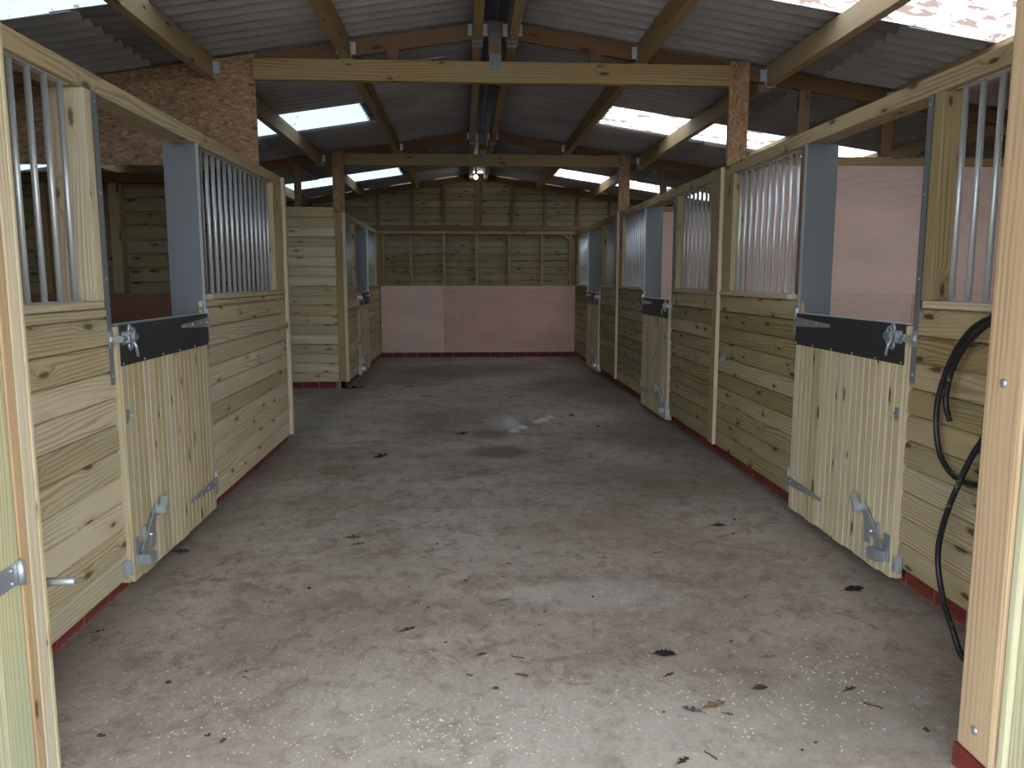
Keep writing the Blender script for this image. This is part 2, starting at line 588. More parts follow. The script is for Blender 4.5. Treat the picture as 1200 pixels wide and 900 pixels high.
def bx(name, mat, parent, b, g='z', bevel=0.0, label=None):
    o = MB().box(*b, g=g).build(name, mat, parent, bevel)
    if label:
        o['label'] = label
    return o


# ---------------------------------------------------------------- dimensions
XL, XR, XC = -1.58, 2.02, 0.23
YF, YB = 2.12, 14.70            # front wall plane, back wall boards
T1, T2 = 6.10, 10.45            # truss planes
Z0, SL = 3.36, 0.15             # rafter top at ridge, slope
HALF = 5.45
ZS0, ZS1 = 1.325, 1.355         # sill
ZR0, ZR1 = 2.24, 2.32           # top rail


def zt(x):
    return Z0 - SL * abs(x - XC)


# ---------------------------------------------------------------- floor and yard
fl = MB()
fl.box(XC - HALF - 0.6, XC + HALF + 0.6, -4.0, YB + 0.3, -0.15, 0.0)
tag(fl.build('floor', 'concrete'), 'worn grey concrete slab with brown stains and pale dust', kind='structure')
gr = MB()
gr.box(-60, 60, -60, 60, -0.4, -0.16)
tag(gr.build('ground', 'grass'), kind='structure')

SHIP = lambda h: [(0, 0), (0.021, 0.0), (0.0225, h * 0.12), (0.0225, h * 0.70), (0.019, h * 0.82), (0.012, h * 0.91), (0.006, h - 0.008), (0.001, h - 0.007), (0.001, h), (0, h)]


def hboards(mb, O, along, out, length, z0, z1, h=0.121, rows=None):
    """horizontal shiplap boards; O = point on the back of the boards at z=0"""
    O, along, out = Vector(O), Vector(along), Vector(out)
    z = z0
    while z < z1 - 0.002:
        hh = min(h, z1 - z)
        cuts = [0, length]
        if length > 3 and R.random() < 0.6:
            cuts.insert(1, length * R.uniform(0.3, 0.7))
        for a, b in zip(cuts[:-1], cuts[1:]):
            mb.prof(SHIP(hh), O + along * a + Vector((0, 0, z)), out, (0, 0, 1), along * (b - a))
        z += h
    return mb


# back wall
wb_ = MB()
z = 0.10
while z < Z0 - 0.05:
    hh = 0.121
    zz = min(z + hh, Z0)
    w = min(HALF, (Z0 - z - hh * 0.5) / SL)
    if w > 0.1:
        wb_.prof(SHIP(hh), (XC - w, YB + 0.02, z), (0, -1, 0), (0, 0, 1), (2 * w, 0, 0))
    z += hh
wall_back = wb_.build('wall_back', 'back')
tag(wall_back, 'back gable wall of knotty treated boards on visible studs', kind='structure')
for x in (-1.0, -0.4, 0.2, 0.8, 1.4):
    bx('stud', 'beam', wall_back, (x - 0.024, x + 0.024, YB - 0.10, YB - 0.001, 1.33, 2.26), bevel=0.003)
for x in (-1.56, 1.99, -1.50, 1.93):
    bx('stud', 'beam', wall_back, (x - 0.024, x + 0.024, YB - 0.10, YB - 0.001, 1.33, 2.26), bevel=0.003)
for x in (-4.5, -3.9, -3.3, -2.7, -2.1, 2.6, 3.2, 3.8, 4.4, 5.0):
    bx('stud', 'beam', wall_back, (x - 0.024, x + 0.024, YB - 0.10, YB - 0.001, 1.33, 2.26), bevel=0.003)
bx('plate', 'rafter', wall_back, (XC - HALF, XC + HALF, YB - 0.10, YB - 0.001, 2.33, 2.42), 'x', 0.003)
bx('plate', 'beam', wall_back, (XC - HALF, XC + HALF, YB - 0.14, YB - 0.001, 2.262, 2.318), 'x', 0.003)
for x in (-4.0, -3.4, -2.8, -2.2, -1.6, -0.98, -0.39, 0.19, 0.275, 0.85, 1.46, 2.06, 2.66, 3.3, 3.9):
    bx('stud', 'rafter', wall_back, (x - 0.026, x + 0.026, YB - 0.08, YB - 0.001, 2.42, zt(x) - 0.09), bevel=0.003)
for sx, x0 in ((1, -1.53), (-1, 1.96)):
    m = MB()
    m.hexa((x0, YB - 0.12, 2.10), (sx * 0.17, 0, 0.16), (0, 0.05, 0), (0, 0, 0.045))
    m.build('brace', 'beam', wall_back)
for sx in (-1, 1):
    m = MB()
    m.hexa((XC, YB - 0.06, Z0 - 0.12), (sx * HALF, 0, -SL * HALF), (0, 0.05, 0), (0, 0, 0.11))
    m.build('rafter', 'rafter', wall_back)
bx('plywood_panel', 'plylight', wall_back, (-1.56, -0.412, YB - 0.125, YB - 0.105, 0.10, 1.326), 'x', label='paler plywood sheet at the left end')
bx('plywood_panel', 'plypink', wall_back, (-0.408, 2.02, YB - 0.125, YB - 0.105, 0.10, 1.326), 'x')
bx('plywood_panel', 'plypink', wall_back, (2.3, XC + HALF - 0.05, YB - 0.125, YB - 0.105, 0.10, 1.326), 'x')
bx('plywood_panel', 'plypink', wall_back, (XC - HALF + 0.05, -1.85, YB - 0.125, YB - 0.105, 0.10, 1.326), 'x')


# long outer walls
def outer_wall(name, s, label):
    x = XC + s * HALF
    m = MB()
    hboards(m, (x + s * 0.02, YF - 0.2, 0), (0, 1, 0), (-s, 0, 0), YB - YF + 0.25, 0.10, 2.46)
    o = m.build(name, 'back')
    tag(o, label, kind='structure')
    y = YF
    while y < YB - 0.2:
        bx('stud', 'beam', o, (x - s * 0.1, x - s * 0.001, y - 0.024, y + 0.024, 0.1, 2.46))
        y += 0.6
    bx('plate', 'beam', o, (x - s * 0.11, x - s * 0.001, YF - 0.2, YB - 0.12, 2.46, 2.52), 'y')
    bx('plywood_panel', 'plypink' if s > 0 else 'plyred', o, (x - s * 0.12, x - s * 0.101, YF + 0.05, YB - 0.15, 0.1, 1.326), 'y')
    return o


outer_wall('wall_right', 1, 'outer wall behind the right-hand stables')
outer_wall('wall_left', -1, 'outer wall behind the left-hand stables')

# front wall, either side of the entrance
for nm, x0, x1, lab in (('wall_front_left', XC - HALF, -1.42, 'front wall left of the entrance'), ('wall_front_right', 1.60, XC + HALF, 'front wall right of the entrance')):
    m = MB()
    z = 0.10
    while z < 3.2:
        a, b = x0, x1
        w = (Z0 - z - 0.12) / SL
        a, b = max(a, XC - w), min(b, XC + w)
        if b - a > 0.1:
            m.prof(SHIP(0.121), (a, YF, z), (0, -1, 0), (0, 0, 1), (b - a, 0, 0))
        z += 0.121
    o = m.build(nm, 'clad')
    tag(o, lab, kind='structure')


# brick kerbs under the walls
def kerb(name, O, along, out, length, h=0.12, th_=0.10, label=None):
    O, along, out = Vector(O), Vector(along), Vector(out)
    core = MB()
    core.hexa(O - out * th_ + Vector((0, 0, 0)), along * length, out * (th_ - 0.004), (0, 0, h - 0.002))
    root = core.build(name, 'mortar')
    tag(root, label, kind='structure')
    m = MB()
    t = 0
    while t < length - 0.01:
        e = min(t + 0.215, length)
        m.hexa(O - out * 0.06 + along * t + Vector((0, 0, 0.004)), along * (e - t), out * (0.06 + R.uniform(-0.001, 0.002)), (0, 0, h - 0.004), R.random())
        t += 0.225
    m.build('bricks', 'brick', root, 0.003)
    return root


kerb('baseboard_right', (XR + 0.06, YF, 0), (0, 1, 0), (-1, 0, 0), YB - YF - 0.1, label='red painted brick kerb under the right-hand stable fronts')
kerb('baseboard_left', (XL - 0.03, YF, 0), (0, 1, 0), (1, 0, 0), 7.03 - YF, label='red painted brick kerb under the near left stable front')
kerb('baseboard_far_left', (XL - 0.03, T2 + 0.03, 0), (0, 1, 0), (1, 0, 0), YB - T2 - 0.15, label='red painted brick kerb under the far left stable front')
kerb('baseboard_store', (-5.1, T2 + 0.03, 0), (1, 0, 0), (0, -1, 0), 3.48, h=0.095, label='red painted brick kerb under the boarded wall across the left side')
kerb('baseboard_back', (XL, YB - 0.10, 0), (1, 0, 0), (0, -1, 0), XR - XL, h=0.098, label='red painted brick kerb under the back wall')

kerb('baseboard_back_left', (XC - HALF, YB - 0.02, 0), (1, 0, 0), (0, -1, 0), XL - XC + HALF - 0.01, h=0.10)
kerb('baseboard_back_right', (XR + 0.01, YB - 0.02, 0), (1, 0, 0), (0, -1, 0), XC + HALF - XR - 0.01, h=0.10)
kerb('baseboard_outer_left', (XC - HALF - 0.005, YF, 0), (0, 1, 0), (1, 0, 0), YB - YF, h=0.10)
kerb('baseboard_outer_right', (XC + HALF + 0.005, YF, 0), (0, 1, 0), (-1, 0, 0), YB - YF, h=0.10)
kerb('baseboard_front_left', (XC - HALF, YF, 0), (1, 0, 0), (0, -1, 0), -1.40 - XC + HALF, h=0.10)
kerb('baseboard_front_right', (1.62, YF, 0), (1, 0, 0), (0, -1, 0), XC + HALF - 1.62, h=0.10)

# ---------------------------------------------------------------- roof
PITCH, AMP = 0.146, 0.029
SKY = [(4.02, 4.92), (8.17, 9.07), (12.66, 13.56)]
EAVE = HALF + 0.35
Y_A, Y_Z = -0.5, YB + 0.25  # front overhang added out of view to cut light on the near floor


def corr(y):
    return AMP * math.sin(2 * PI * y / PITCH)


def sheets(mb, s, y0, y1, x0, x1, lift=0.0, n=8):
    step = PITCH / n
    ny = max(2, int(round((y1 - y0) / step)))
    base = len(mb.v)
    for i in range(ny + 1):
        y = y0 + (y1 - y0) * i / ny
        for d in (x0, x1):
            mb.v.append((XC + s * d, y, Z0 - SL * d + AMP + 0.006 + corr(y) + lift))
    for i in range(ny):
        a = base + i * 2
        q_ = (a, a + 2, a + 3, a + 1) if s > 0 else (a, a + 1, a + 3, a + 2)
        mb.fc.append(q_)
        mb.uv.append([(0, 0)] * 4)
        mb.rn.append(0.5)
        mb.sm.append(True)


def seg_list():
    out = []
    y = Y_A
    for a, b in SKY:
        out.append((y, a, False))
        out.append((a, b, True))
        y = b
    out.append((y, Y_Z, False))
    return out


cm = MB()
for s in (-1, 1):
    for (a, b, skyl) in seg_list():
        if skyl:
            sheets(cm, s, a - 0.04, b + 0.04, 0.10, 1.28, 0.014)
        else:
            t = a
            while t < b - 0.01:                 # one sheet = about 1 m wide, laps over its neighbour
                e = min(t + 1.02, b)
                if b - e < 0.25:
                    e = b
                k = R.uniform(0, 0.004)
                sheets(cm, s, t, e + 0.03, 0.10, 2.62, k)
                sheets(cm, s, t, e + 0.03, 2.50, EAVE, k - 0.010)
                t = e
ceil = cm.build('ceiling', 'fibre')
tag(ceil, 'underside of the corrugated grey fibre cement roof', kind='structure')
sm = ceil.modifiers.new('thick', 'SOLIDIFY')
sm.thickness = 0.006
sm.offset = 0
k = 0
for s, side, mt in ((-1, 'left', 'skyl'), (1, 'right', 'skyr')):
    for (a, b), where in zip(SKY, ('nearest the entrance', 'in the middle bay', 'in the far bay')):
        k += 1
        m = MB()
        sheets(m, s, a - 0.05, b + 0.05, 1.14, EAVE, 0.002)
        o = m.build('window_%d' % k, mt)
        tag(o, 'translucent corrugated rooflight on the %s slope %s' % (side, where), kind='structure')
# ridge flashing
m = MB()
for s in (-1, 1):
    m.hexa((XC, Y_A, Z0 + 0.075), (0, Y_Z - Y_A, 0), (s * 0.30, 0, -0.045), (0, 0, 0.006))
m.tube([(XC, Y_A, Z0 + 0.078), (XC, Y_Z, Z0 + 0.078)], 0.03, 12)
tag(m.build('trim_1', 'cap'), 'dark ridge flashing between the ridge timbers', kind='structure')

# ---------------------------------------------------------------- trusses
PW = 0.145


def truss(y, label, left_strip, half_plate):
    t = thing('roof_truss', label, 'roof truss', (XC, y, 2.3), 'roof trusses across the barn')
    bx('tie_beam', 'beam', t, (-1.54, 2.00, y - 0.035, y + 0.035, 2.895, 3.045), 'x', 0.004)
    for s in (-1, 1):
        m = MB()
        m.hexa((XC + s * 0.0, y + 0.036, Z0 - 0.115), (s * (HALF - 0.02), 0, -SL * (HALF - 0.02)), (0, 0.047, 0), (0, 0, 0.113))
        m.build('rafter', 'rafter', t, 0.003)
        xs = XC + s * 0.755
        bx('strut', 'rafter', t, (xs - 0.047, xs + 0.047, y + 0.0365, y + 0.083, 2.93, zt(xs) - 0.113), bevel=0.003)
    bx('king_post', 'rafter', t, (XC - 0.048, XC + 0.048, y + 0.0365, y + 0.083, 2.93, Z0 - 0.1), bevel=0.003)
    # punched plates up the middle
    for z0_, z1_ in ((3.19, 3.335), (2.985, 3.10)):
        m = MB()
        m.box(XC - 0.045, XC + 0.045, y - 0.039 if z0_ < 3 else y + 0.0315, y - 0.0355 if z0_ < 3 else y + 0.036, z0_, z1_)
        for i in range(7):
            for j in range(int((z1_ - z0_) / 0.012)):
                yy = y - 0.039 if z0_ < 3 else y + 0.0315
                xx = XC - 0.039 + i * 0.013
                zz = z0_ + 0.004 + j * 0.012
                m.box(xx - 0.0035, xx + 0.0035, yy - 0.003, yy, zz, zz + 0.003)
        m.build('nail_plate', 'plate', t)
    for s, x0 in ((-1, -1.54), (1, 2.00)):
        for dz in (0.03, 0.12):
            pass
    # hangers for each purlin
    for s in (-1, 1):
        for d in PUR:
            hanger(t, XC + s * d, y, -1)
            hanger(t, XC + s * d, y, 1)
    for s in (-1, 1):
        xs = XC + s * 2.385
        if s > 0 or left_strip:
            bx('prop', 'rafter', t, (xs - 0.043, xs + 0.043, y + 0.0365, y + 0.083, 2.405 if s > 0 else 2.375, zt(xs) - 0.113), bevel=0.003)
        xs = XC + s * 3.055
        if s > 0 or left_strip:
            bx('prop', 'rafter', t, (xs - 0.045, xs + 0.045, y + 0.0365, y + 0.083, 2.405 if s > 0 else 2.375, zt(xs) - 0.113), bevel=0.003)
    # boarded posts
    for s in ((-1, 1) if left_strip else (1,)):
        x0, x1 = ((-1.695, -1.545) if s < 0 else (2.0, 2.15))
        bx('post', 'beam', t, (x0 + 0.01, x1 - 0.01, y - 0.018, y + 0.0355, 2.325, zt((x0 + x1) / 2) - 0.13))
        bx('post_cladding', 'osb', t, (x0, x1, y - 0.034, y - 0.019, 2.31, zt((x0 + x1) / 2) - 0.01), bevel=0.001, label='strand board strip boxing the post')
    return t


PUR = (0.13, 1.10, 2.09, 3.09, 4.07)


def hanger(t, x, y, d):
    ya, yb = (y - 0.036, y + 0.0125 if y == T1 else y + 0.0355) if d < 0 else (y + 0.0835, y + 0.083 + 0.05)
    zb = zt(x) - PW - 0.004
    w = 0.038
    m = MB()
    m.box(x - w, x + w, ya, yb, zb - 0.002, zb, 'x')
    for s in (-1, 1):
        m.box(x + s * w, x + s * (w + 0.002), ya, yb, zb, zb + 0.13, 'z')
        yy = yb if d < 0 else ya
        m.box(x + s * w, x + s * (w + 0.034), yy - 0.0015 if d < 0 else yy, yy if d < 0 else yy + 0.0015, zb + 0.045, zb + 0.13, 'z')
    m.build('joist_hanger', 'galv', t)


tr1 = truss(T1, 'nearer roof truss with tie beam over the aisle', False, 0)
tr2 = truss(T2, 'farther roof truss with tie beam, above the far stables', True, 0)

# big strand board panel on the left of the near truss (shape follows the roof)
m = MB()
xa, xb = XC - HALF + 0.02, -1.535
yb0 = T1 + 0.015
m.prof([(0, 2.285), (xb - xa, 2.285), (xb - xa, zt(xb) - 0.008), (0, zt(xa) - 0.008)], (xa, yb0, 0), (1, 0, 0), (0, 0, 1), (0, 0.015, 0))
# planar uv for the sheet
m.uv = [[(m.v[i][0], m.v[i][2]) for i in fc] for fc in m.fc]
tag(m.build('strand_board_panel', 'osb'), 'large brown strand board sheet filling the roof space on the left', 'board')


# purlins, one per bay and line
def purlins():
    bays = [(Y_A, T1 + 0.012, 'the entrance bay'), (T1 + 0.088, T2 + 0.03, 'the middle bay'), (T2 + 0.088, YB - 0.065, 'the far bay')]
    names = ['ridge timber', 'upper purlin', 'second purlin', 'third purlin', 'lowest purlin near the eaves']
    for a, b, bay in bays:
        for s, side in ((-1, 'left'), (1, 'right')):
            for i, d in enumerate(PUR):
                x = XC + s * d
                zc = zt(x)
                m = MB()
                w = 0.034
                m.prof([(-w, -PW), (w, -PW), (w, -s * SL * w - 0.001), (-w, s * SL * w - 0.001)], (x, a, zc), (1, 0, 0), (0, 0, 1), (0, b - a, 0))
                o = m.build('purlin', 'beam', None, 0.003)
                tag(o, '%s on the %s slope, length spanning %s' % (names[i], side, bay), 'purlin', 'purlins under the roof sheets')


purlins()


# ---------------------------------------------------------------- stable fronts
def stable_front(s, X, y0, y1, door, g1, g2, nb1, nb2, zb, label, end_batten, matc, loc_y, first_stud=None):
    """s=+1 right side. door=(a,b); g1/g2 = bar spans before and after the door"""
    t = thing('stable_screen', label, 'stable front', (X + s * 0.08, (y0 + y1) / 2, zb), 'stable fronts along the aisle')
    d = lambda v: X + s * v
    da, db = door
    for a, b in ((y0, da), (db, y1)):
        m = MB()
        hboards(m, (d(0.021), a, 0), (0, 1, 0), (-s, 0, 0), b - a, zb, ZS0)
        m.build('cladding', matc, t)
    for (a, b) in ((y0, da - 0.075), (g2[0] - 0.06, y1)):
        bx('sill', 'trim', t, (d(-0.012), d(0.16), a, b, ZS0, ZS1), 'y', 0.003)
    bx('top_rail', 'clad' if s < 0 else matc, t, (d(0.0), d(0.13), y0, y1, ZR0, ZR1), 'y', 0.005)
    # studs: deep section seen through the openings
    st = [(g1[1] + 0.01, g1[1] + 0.075), (g2[0] - 0.12, g2[0] - 0.05), (g2[1] + 0.04, g2[1] + 0.13)]
    if s < 0 or first_stud:
        pass
    bx('stud', matc if s > 0 else 'clad', t, (d(0.0), d(0.10 if s > 0 else 0.15), da - 0.115, da - 0.0445, ZS1, ZR0), bevel=0.004)
    bx('stud', 'rafter', t, (d(0.0), d(0.06), db + 0.055, db + 0.105, ZS1, ZR0), bevel=0.004)
    bx('stud', matc, t, (d(0.0), d(0.15), g2[1] + 0.03, y1 - 0.01, ZS1, ZR0), bevel=0.004)
    bx('stud', matc, t, (d(0.0), d(0.15), y0 + 0.002, g1[0] - 0.03, ZS1, ZR0), bevel=0.004)
    # hidden lower framing
    for yy in (y0 + 0.05, da - 0.05, db + 0.05, y1 - 0.05):
        bx('stud', 'beam', t, (d(0.022), d(0.12), yy - 0.024, yy + 0.024, zb, ZS0))
    # metal sheathed jambs
    m = MB()
    m.box(d(-0.003), d(0.185), db + 0.012, db + 0.015, 1.0, ZR0)
    m.box(d(-0.003), d(0.0), db + 0.015, db + 0.045, 1.255, ZR0)
    m.build('jamb_sheath', 'sheet', t)
    m = MB()
    m.box(d(-0.018), d(-0.0032), db + 0.008, db + 0.020, 1.262, ZR0)
    m.build('jamb_edge', 'galv', t)
    m = MB()
    m.box(d(-0.004), d(-0.001), da - 0.044, da - 0.004, 0.98, ZR0)
    m.box(d(-0.004), d(0.12), da - 0.007, da - 0.004, 0.98, ZR0)
    m.build('jamb_sheath', 'sheet', t)
    for zz in (2.2, 1.82, 1.45, 1.02):
        MB().tube([(d(-0.004), da - 0.026, zz), (d(-0.0065), da - 0.026, zz)], 0.005, 8).build('screw', 'screw', t)
        MB().tube([(d(-0.004), db + 0.033, zz), (d(-0.0065), db + 0.033, zz)], 0.004, 8).build('screw', 'screw', t)
    bx('jamb_sheath', 'band', t, (d(-0.004), d(-0.001), db + 0.002, db + 0.05, 0.98, 1.255))
    # grilles
    for (a, b), nb in ((g1, nb1), (g2, nb2)):
        m = MB()
        m.box(d(0.03), d(0.065), a - 0.04, b + 0.04, ZS1, ZS1 + 0.006, 'y')
        g = m.build('grille', 'bar', t)
        MB().box(d(0.03), d(0.065), a - 0.04, b + 0.04, ZR0 - 0.006, ZR0, 'y').build('top_flat', 'bar', g)
        for i in range(nb):
            yy = a + (b - a) * i / (nb - 1)
            MB().tube([(d(0.047), yy, ZS1 + 0.003), (d(0.047), yy, ZR0 - 0.003)], 0.0125, 12).build('bar', 'bar', g)
    if end_batten:
        if s > 0:
            bx('cover_batten', 'beam', t, (d(-0.026), d(-0.001), end_batten[0] + 0.012, end_batten[1], zb, ZR1 - 0.01), bevel=0.003)
            bx('corner_strip', 'trim', t, (d(-0.031), d(-0.001), end_batten[0], end_batten[0] + 0.011, zb, ZR1 - 0.01), bevel=0.002, label='near face of the batten, its light put into paler timber')  # pale timber stands for the light on the batten's near face
        else:
            bx('cover_batten', 'trim', t, (d(-0.03), d(-0.001), end_batten[0], end_batten[1], zb, ZR1 - 0.01), bevel=0.004)
    return t


LF1 = stable_front(-1, XL, YF + 0.04, 7.02, (3.60, 4.83), (2.55, 3.39), (5.06, 6.68), 8, 14, 0.075,
                   'near left stable front with a long run of grille bars and horizontal boards', (6.99, 7.05), 'clad', 5)
RF1 = stable_front(1, XR, YF + 0.04, 6.32, (3.445, 4.65), (2.46, 3.255), (4.90, 5.93), 8, 10, 0.115,
                   'near right stable front, behind the hanging black pipe', (6.17, 6.31), 'cladr', 4)
RF2 = stable_front(1, XR, 6.325, 10.50, (7.66, 8.82), (6.52, 7.43), (9.05, 10.15), 8, 10, 0.115,
                   'middle right stable front between the two boarded posts', (10.40, 10.50), 'cladr', 8)
RF3 = stable_front(1, XR, 10.505, 14.57, (11.80, 12.95), (10.75, 11.55), (13.15, 14.30), 8, 10, 0.115,
                   'far right stable front running up to the back wall', None, 'cladr', 12)
LF2 = stable_front(-1, XL, 10.48, 14.57, (11.60, 12.80), (10.72, 11.40), (13.0, 14.15), 7, 10, 0.09,
                   'far left stable front, beyond the boarded wall', None, 'clad', 12)


# ---------------------------------------------------------------- stable doors
def stable_door(s, X, ya, yb, label, small=False):
    """ya = latch edge (nearer), yb = hinge edge"""
    t = thing('stable_door', label, 'stable door', (X - s * 0.02, (ya + yb) / 2, 0.04), 'lower stable doors')
    d = lambda v: X + s * v
    zb, ztop = 0.045, 1.245
    m = MB()
    n = 10
    w = (yb - ya - 0.004) / n
    y = ya + 0.002
    k = 0
    while y < yb - 0.01:
        ww = w
        # pair of strips per board: two narrow faces with a V groove between
        pr = [(0, 0.0), (0.018, 0.0), (0.022, 0.005), (0.022, ww * 0.46), (0.0175, ww * 0.5), (0.022, ww * 0.54), (0.022, ww - 0.006), (0.014, ww - 0.002), (0, ww - 0.002)]
        m.prof(pr, (d(-0.006), y, zb + R.uniform(-0.004, 0.004)), (-s, 0, 0), (0, 1, 0), (0, 0, ztop - zb - 0.01))
        y += w
    m.build('boards', 'door', t)
    m = MB()
    m.box(d(-0.006), d(0.03), ya, ya + 0.07, zb, ztop - 0.006)
    m.box(d(-0.006), d(0.03), yb - 0.07, yb, zb, ztop - 0.006)
    for z_ in (zb, 0.6, ztop - 0.106):
        m.box(d(-0.006), d(0.03), ya + 0.07, yb - 0.07, z_, z_ + 0.1, 'y')
    m.build('frame', 'trim', t, 0.002)
    # dark band over the top
    m = MB()
    m.box(d(-0.0315), d(-0.029), ya, yb, 1.06, ztop, 'y')
    m.build('chew_band', 'band', t)
    m = MB()
    m.box(d(-0.0315), d(0.033), ya, yb, ztop, ztop + 0.003, 'y')
    m.build('band_cap', 'galv', t)
    for i in range(6):
        yy = ya + 0.02 + (yb - ya - 0.04) * i / 5
        MB().tube([(d(-0.0315), yy, 1.07), (d(-0.035), yy, 1.07)], 0.005, 8).build('screw', 'screw', t)

    # tee hinges
    def hinge(zc, droop=0.0):
        m = MB()
        L, h0, h1 = 0.45, 0.058, 0.018
        O = Vector((d(-0.0345), yb - 0.005, zc))
        pts = [(0, -h0 / 2), (0, h0 / 2), (L, h1 / 2 - droop), (L + 0.012, -droop), (L, -h1 / 2 - droop)]
        m.prof([(b_, a_) for a_, b_ in pts], O, (0, 0, 1), (0, -1, 0), (s * -0.004, 0, 0))
        for i in range(4):
            yy = yb - 0.04 - i * 0.125
            m.tube([(d(-0.0385), yy, zc - droop * i / 4 + 0), (d(-0.0425), yy, zc - droop * i / 4)], 0.007, 8)
        m.box(d(-0.006), d(-0.009), yb + 0.008, yb + 0.045, zc - 0.08, zc + 0.08)
        m.tube([(d(-0.03), yb + 0.004, zc - 0.08), (d(-0.03), yb + 0.004, zc + 0.08)], 0.009, 10)
        m.box(d(-0.008), d(-0.03), yb + 0.006, yb + 0.009, zc - 0.078, zc + 0.078)
        m.build('tee_hinge', 'galv', t)
    hinge(1.195)
    hinge(0.215)

    # top bolt with clover shaped plate
    m = MB()
    zc, yc = 1.185, ya + 0.07
    X0 = -0.0315
    m.box(d(X0), d(X0 - 0.004), yc - 0.045, yc + 0.055, zc - 0.03, zc + 0.03)
    for yy, zz in ((yc + 0.06, zc + 0.025), (yc + 0.06, zc - 0.025), (yc + 0.085, zc), (yc + 0.03, zc + 0.038), (yc + 0.03, zc - 0.04)):
        ring = []
        for q_ in range(13):
            w_ = 2 * PI * q_ / 12
            ring.append((d(X0 - 0.004), yy + 0.016 * math.cos(w_), zz + 0.016 * math.sin(w_)))
        m.tube(ring, 0.0065, 8, cap=False)
    m.tube([(d(X0 - 0.018), ya - 0.045, zc), (d(X0 - 0.018), yc + 0.075, zc)], 0.010, 12)
    for yy in (yc - 0.035, yc + 0.02):
        m.box(d(X0 - 0.004), d(X0 - 0.032), yy - 0.008, yy + 0.008, zc - 0.02, zc + 0.02)
    m.tube([(d(X0 - 0.018), yc - 0.01, zc), (d(X0 - 0.045), yc - 0.01, zc - 0.035), (d(X0 - 0.045), yc + 0.005, zc - 0.085)], 0.007, 10)
    bo = m.build('bolt', 'galv', t)
    m = MB()
    m.box(d(-0.0045), d(-0.009), ya - 0.05, ya - 0.012, zc - 0.04, zc + 0.035)
    m.box(d(-0.009), d(-0.060), ya - 0.040, ya - 0.034, zc - 0.012, zc + 0.012)
    m.tube([(d(-0.0485), ya - 0.044, zc), (d(-0.0485), ya - 0.012, zc)], 0.016, 12)
    m.build('keeper', 'galv', t)
    # small eye plate halfway down the latch edge
    m = MB()
    m.box(d(-0.029), d(-0.032), ya + 0.015, ya + 0.05, 0.80, 0.86)
    m.tube([(d(-0.032), ya + 0.03, 0.835), (d(-0.055), ya + 0.03, 0.835), (d(-0.055), ya + 0.03, 0.815)], 0.004, 8)
    m.build('eye_plate', 'galv', t)

    # kick latch
    m = MB()
    yk, zk = ya + 0.10, 0.15
    X0 = -0.030
    m.box(d(X0), d(X0 - 0.004), yk - 0.085, yk - 0.03, zk - 0.03, zk + 0.10)            # back plate
    m.hexa((d(X0 - 0.012), yk - 0.02, zk + 0.0), (0, 0.20, 0.175), (-s * 0.010, 0, 0), (0, -0.032, 0.029))   # lever bar
    m.hexa((d(X0 - 0.006), yk - 0.06, zk - 0.035), (0, 0.075, 0.0), (-s * 0.055, 0, 0), (0, 0, 0.05))        # toe box
    m.hexa((d(X0 - 0.02), yk + 0.172, zk + 0.145), (0, 0.045, 0.075), (-s * 0.035, 0, 0), (0, -0.010, 0.006))  # foot tab
    m.box(d(X0), d(X0 - 0.006), yk + 0.10, yk + 0.15, zk + 0.0, zk + 0.15)
    m.box(d(X0), d(X0 - 0.016), yk + 0.01, yk + 0.035, zk + 0.06, zk + 0.13)
    m.tube([(d(X0 - 0.004), yk + 0.05, zk + 0.08), (d(X0 - 0.034), yk + 0.05, zk + 0.08)], 0.010, 10)
    m.build('kick_latch', 'galv', t)
    m = MB()
    m.box(d(-0.004), d(-0.008), ya - 0.055, ya - 0.02, 0.085, 0.165)
    m.box(d(-0.008), d(-0.034), ya - 0.024, ya - 0.020, 0.09, 0.16)
    m.build('kick_keeper', 'galv', t)
    return t


stable_door(-1, XL, 3.605, 4.825, 'near left stable door of pale vertical boards with dark steel top band')
stable_door(1, XR, 3.45, 4.645, 'near right stable door, closest to the coiled black pipe')
stable_door(1, XR, 7.665, 8.815, 'middle of the three right-hand stable doors')
stable_door(1, XR, 11.805, 12.945, 'farthest right-hand stable door, beside the back wall')
stable_door(-1, XL, 11.605, 12.795, 'far left stable door beyond the boarded wall')


# tie rings on the boarding
def tie_ring(s, X, y, zc, label):
    m = MB()
    d = lambda v: X + s * v
    m.box(d(0.002), d(-0.003), y - 0.02, y + 0.02, zc - 0.02, zc + 0.03)
    m.tube([(d(-0.003), y, zc + 0.01), (d(-0.02), y, zc + 0.01)], 0.005, 8)
    ring = []
    for q_ in range(17):
        w_ = 2 * PI * q_ / 16
        ring.append((d(-0.02 - 0.004 * math.cos(w_)), y + 0.026 * math.sin(w_), zc - 0.018 + 0.026 * math.cos(w_)))
    m.tube(ring, 0.0045, 8, cap=False)
    tag(m.build('tie_ring', 'galv'), label, 'ring')


tie_ring(-1, XL, 6.02, 0.86, 'small metal tie ring on the left boarding')
tie_ring(1, XR, 6.02, 0.84, 'small metal tie ring on the right boarding beside the cover strip')

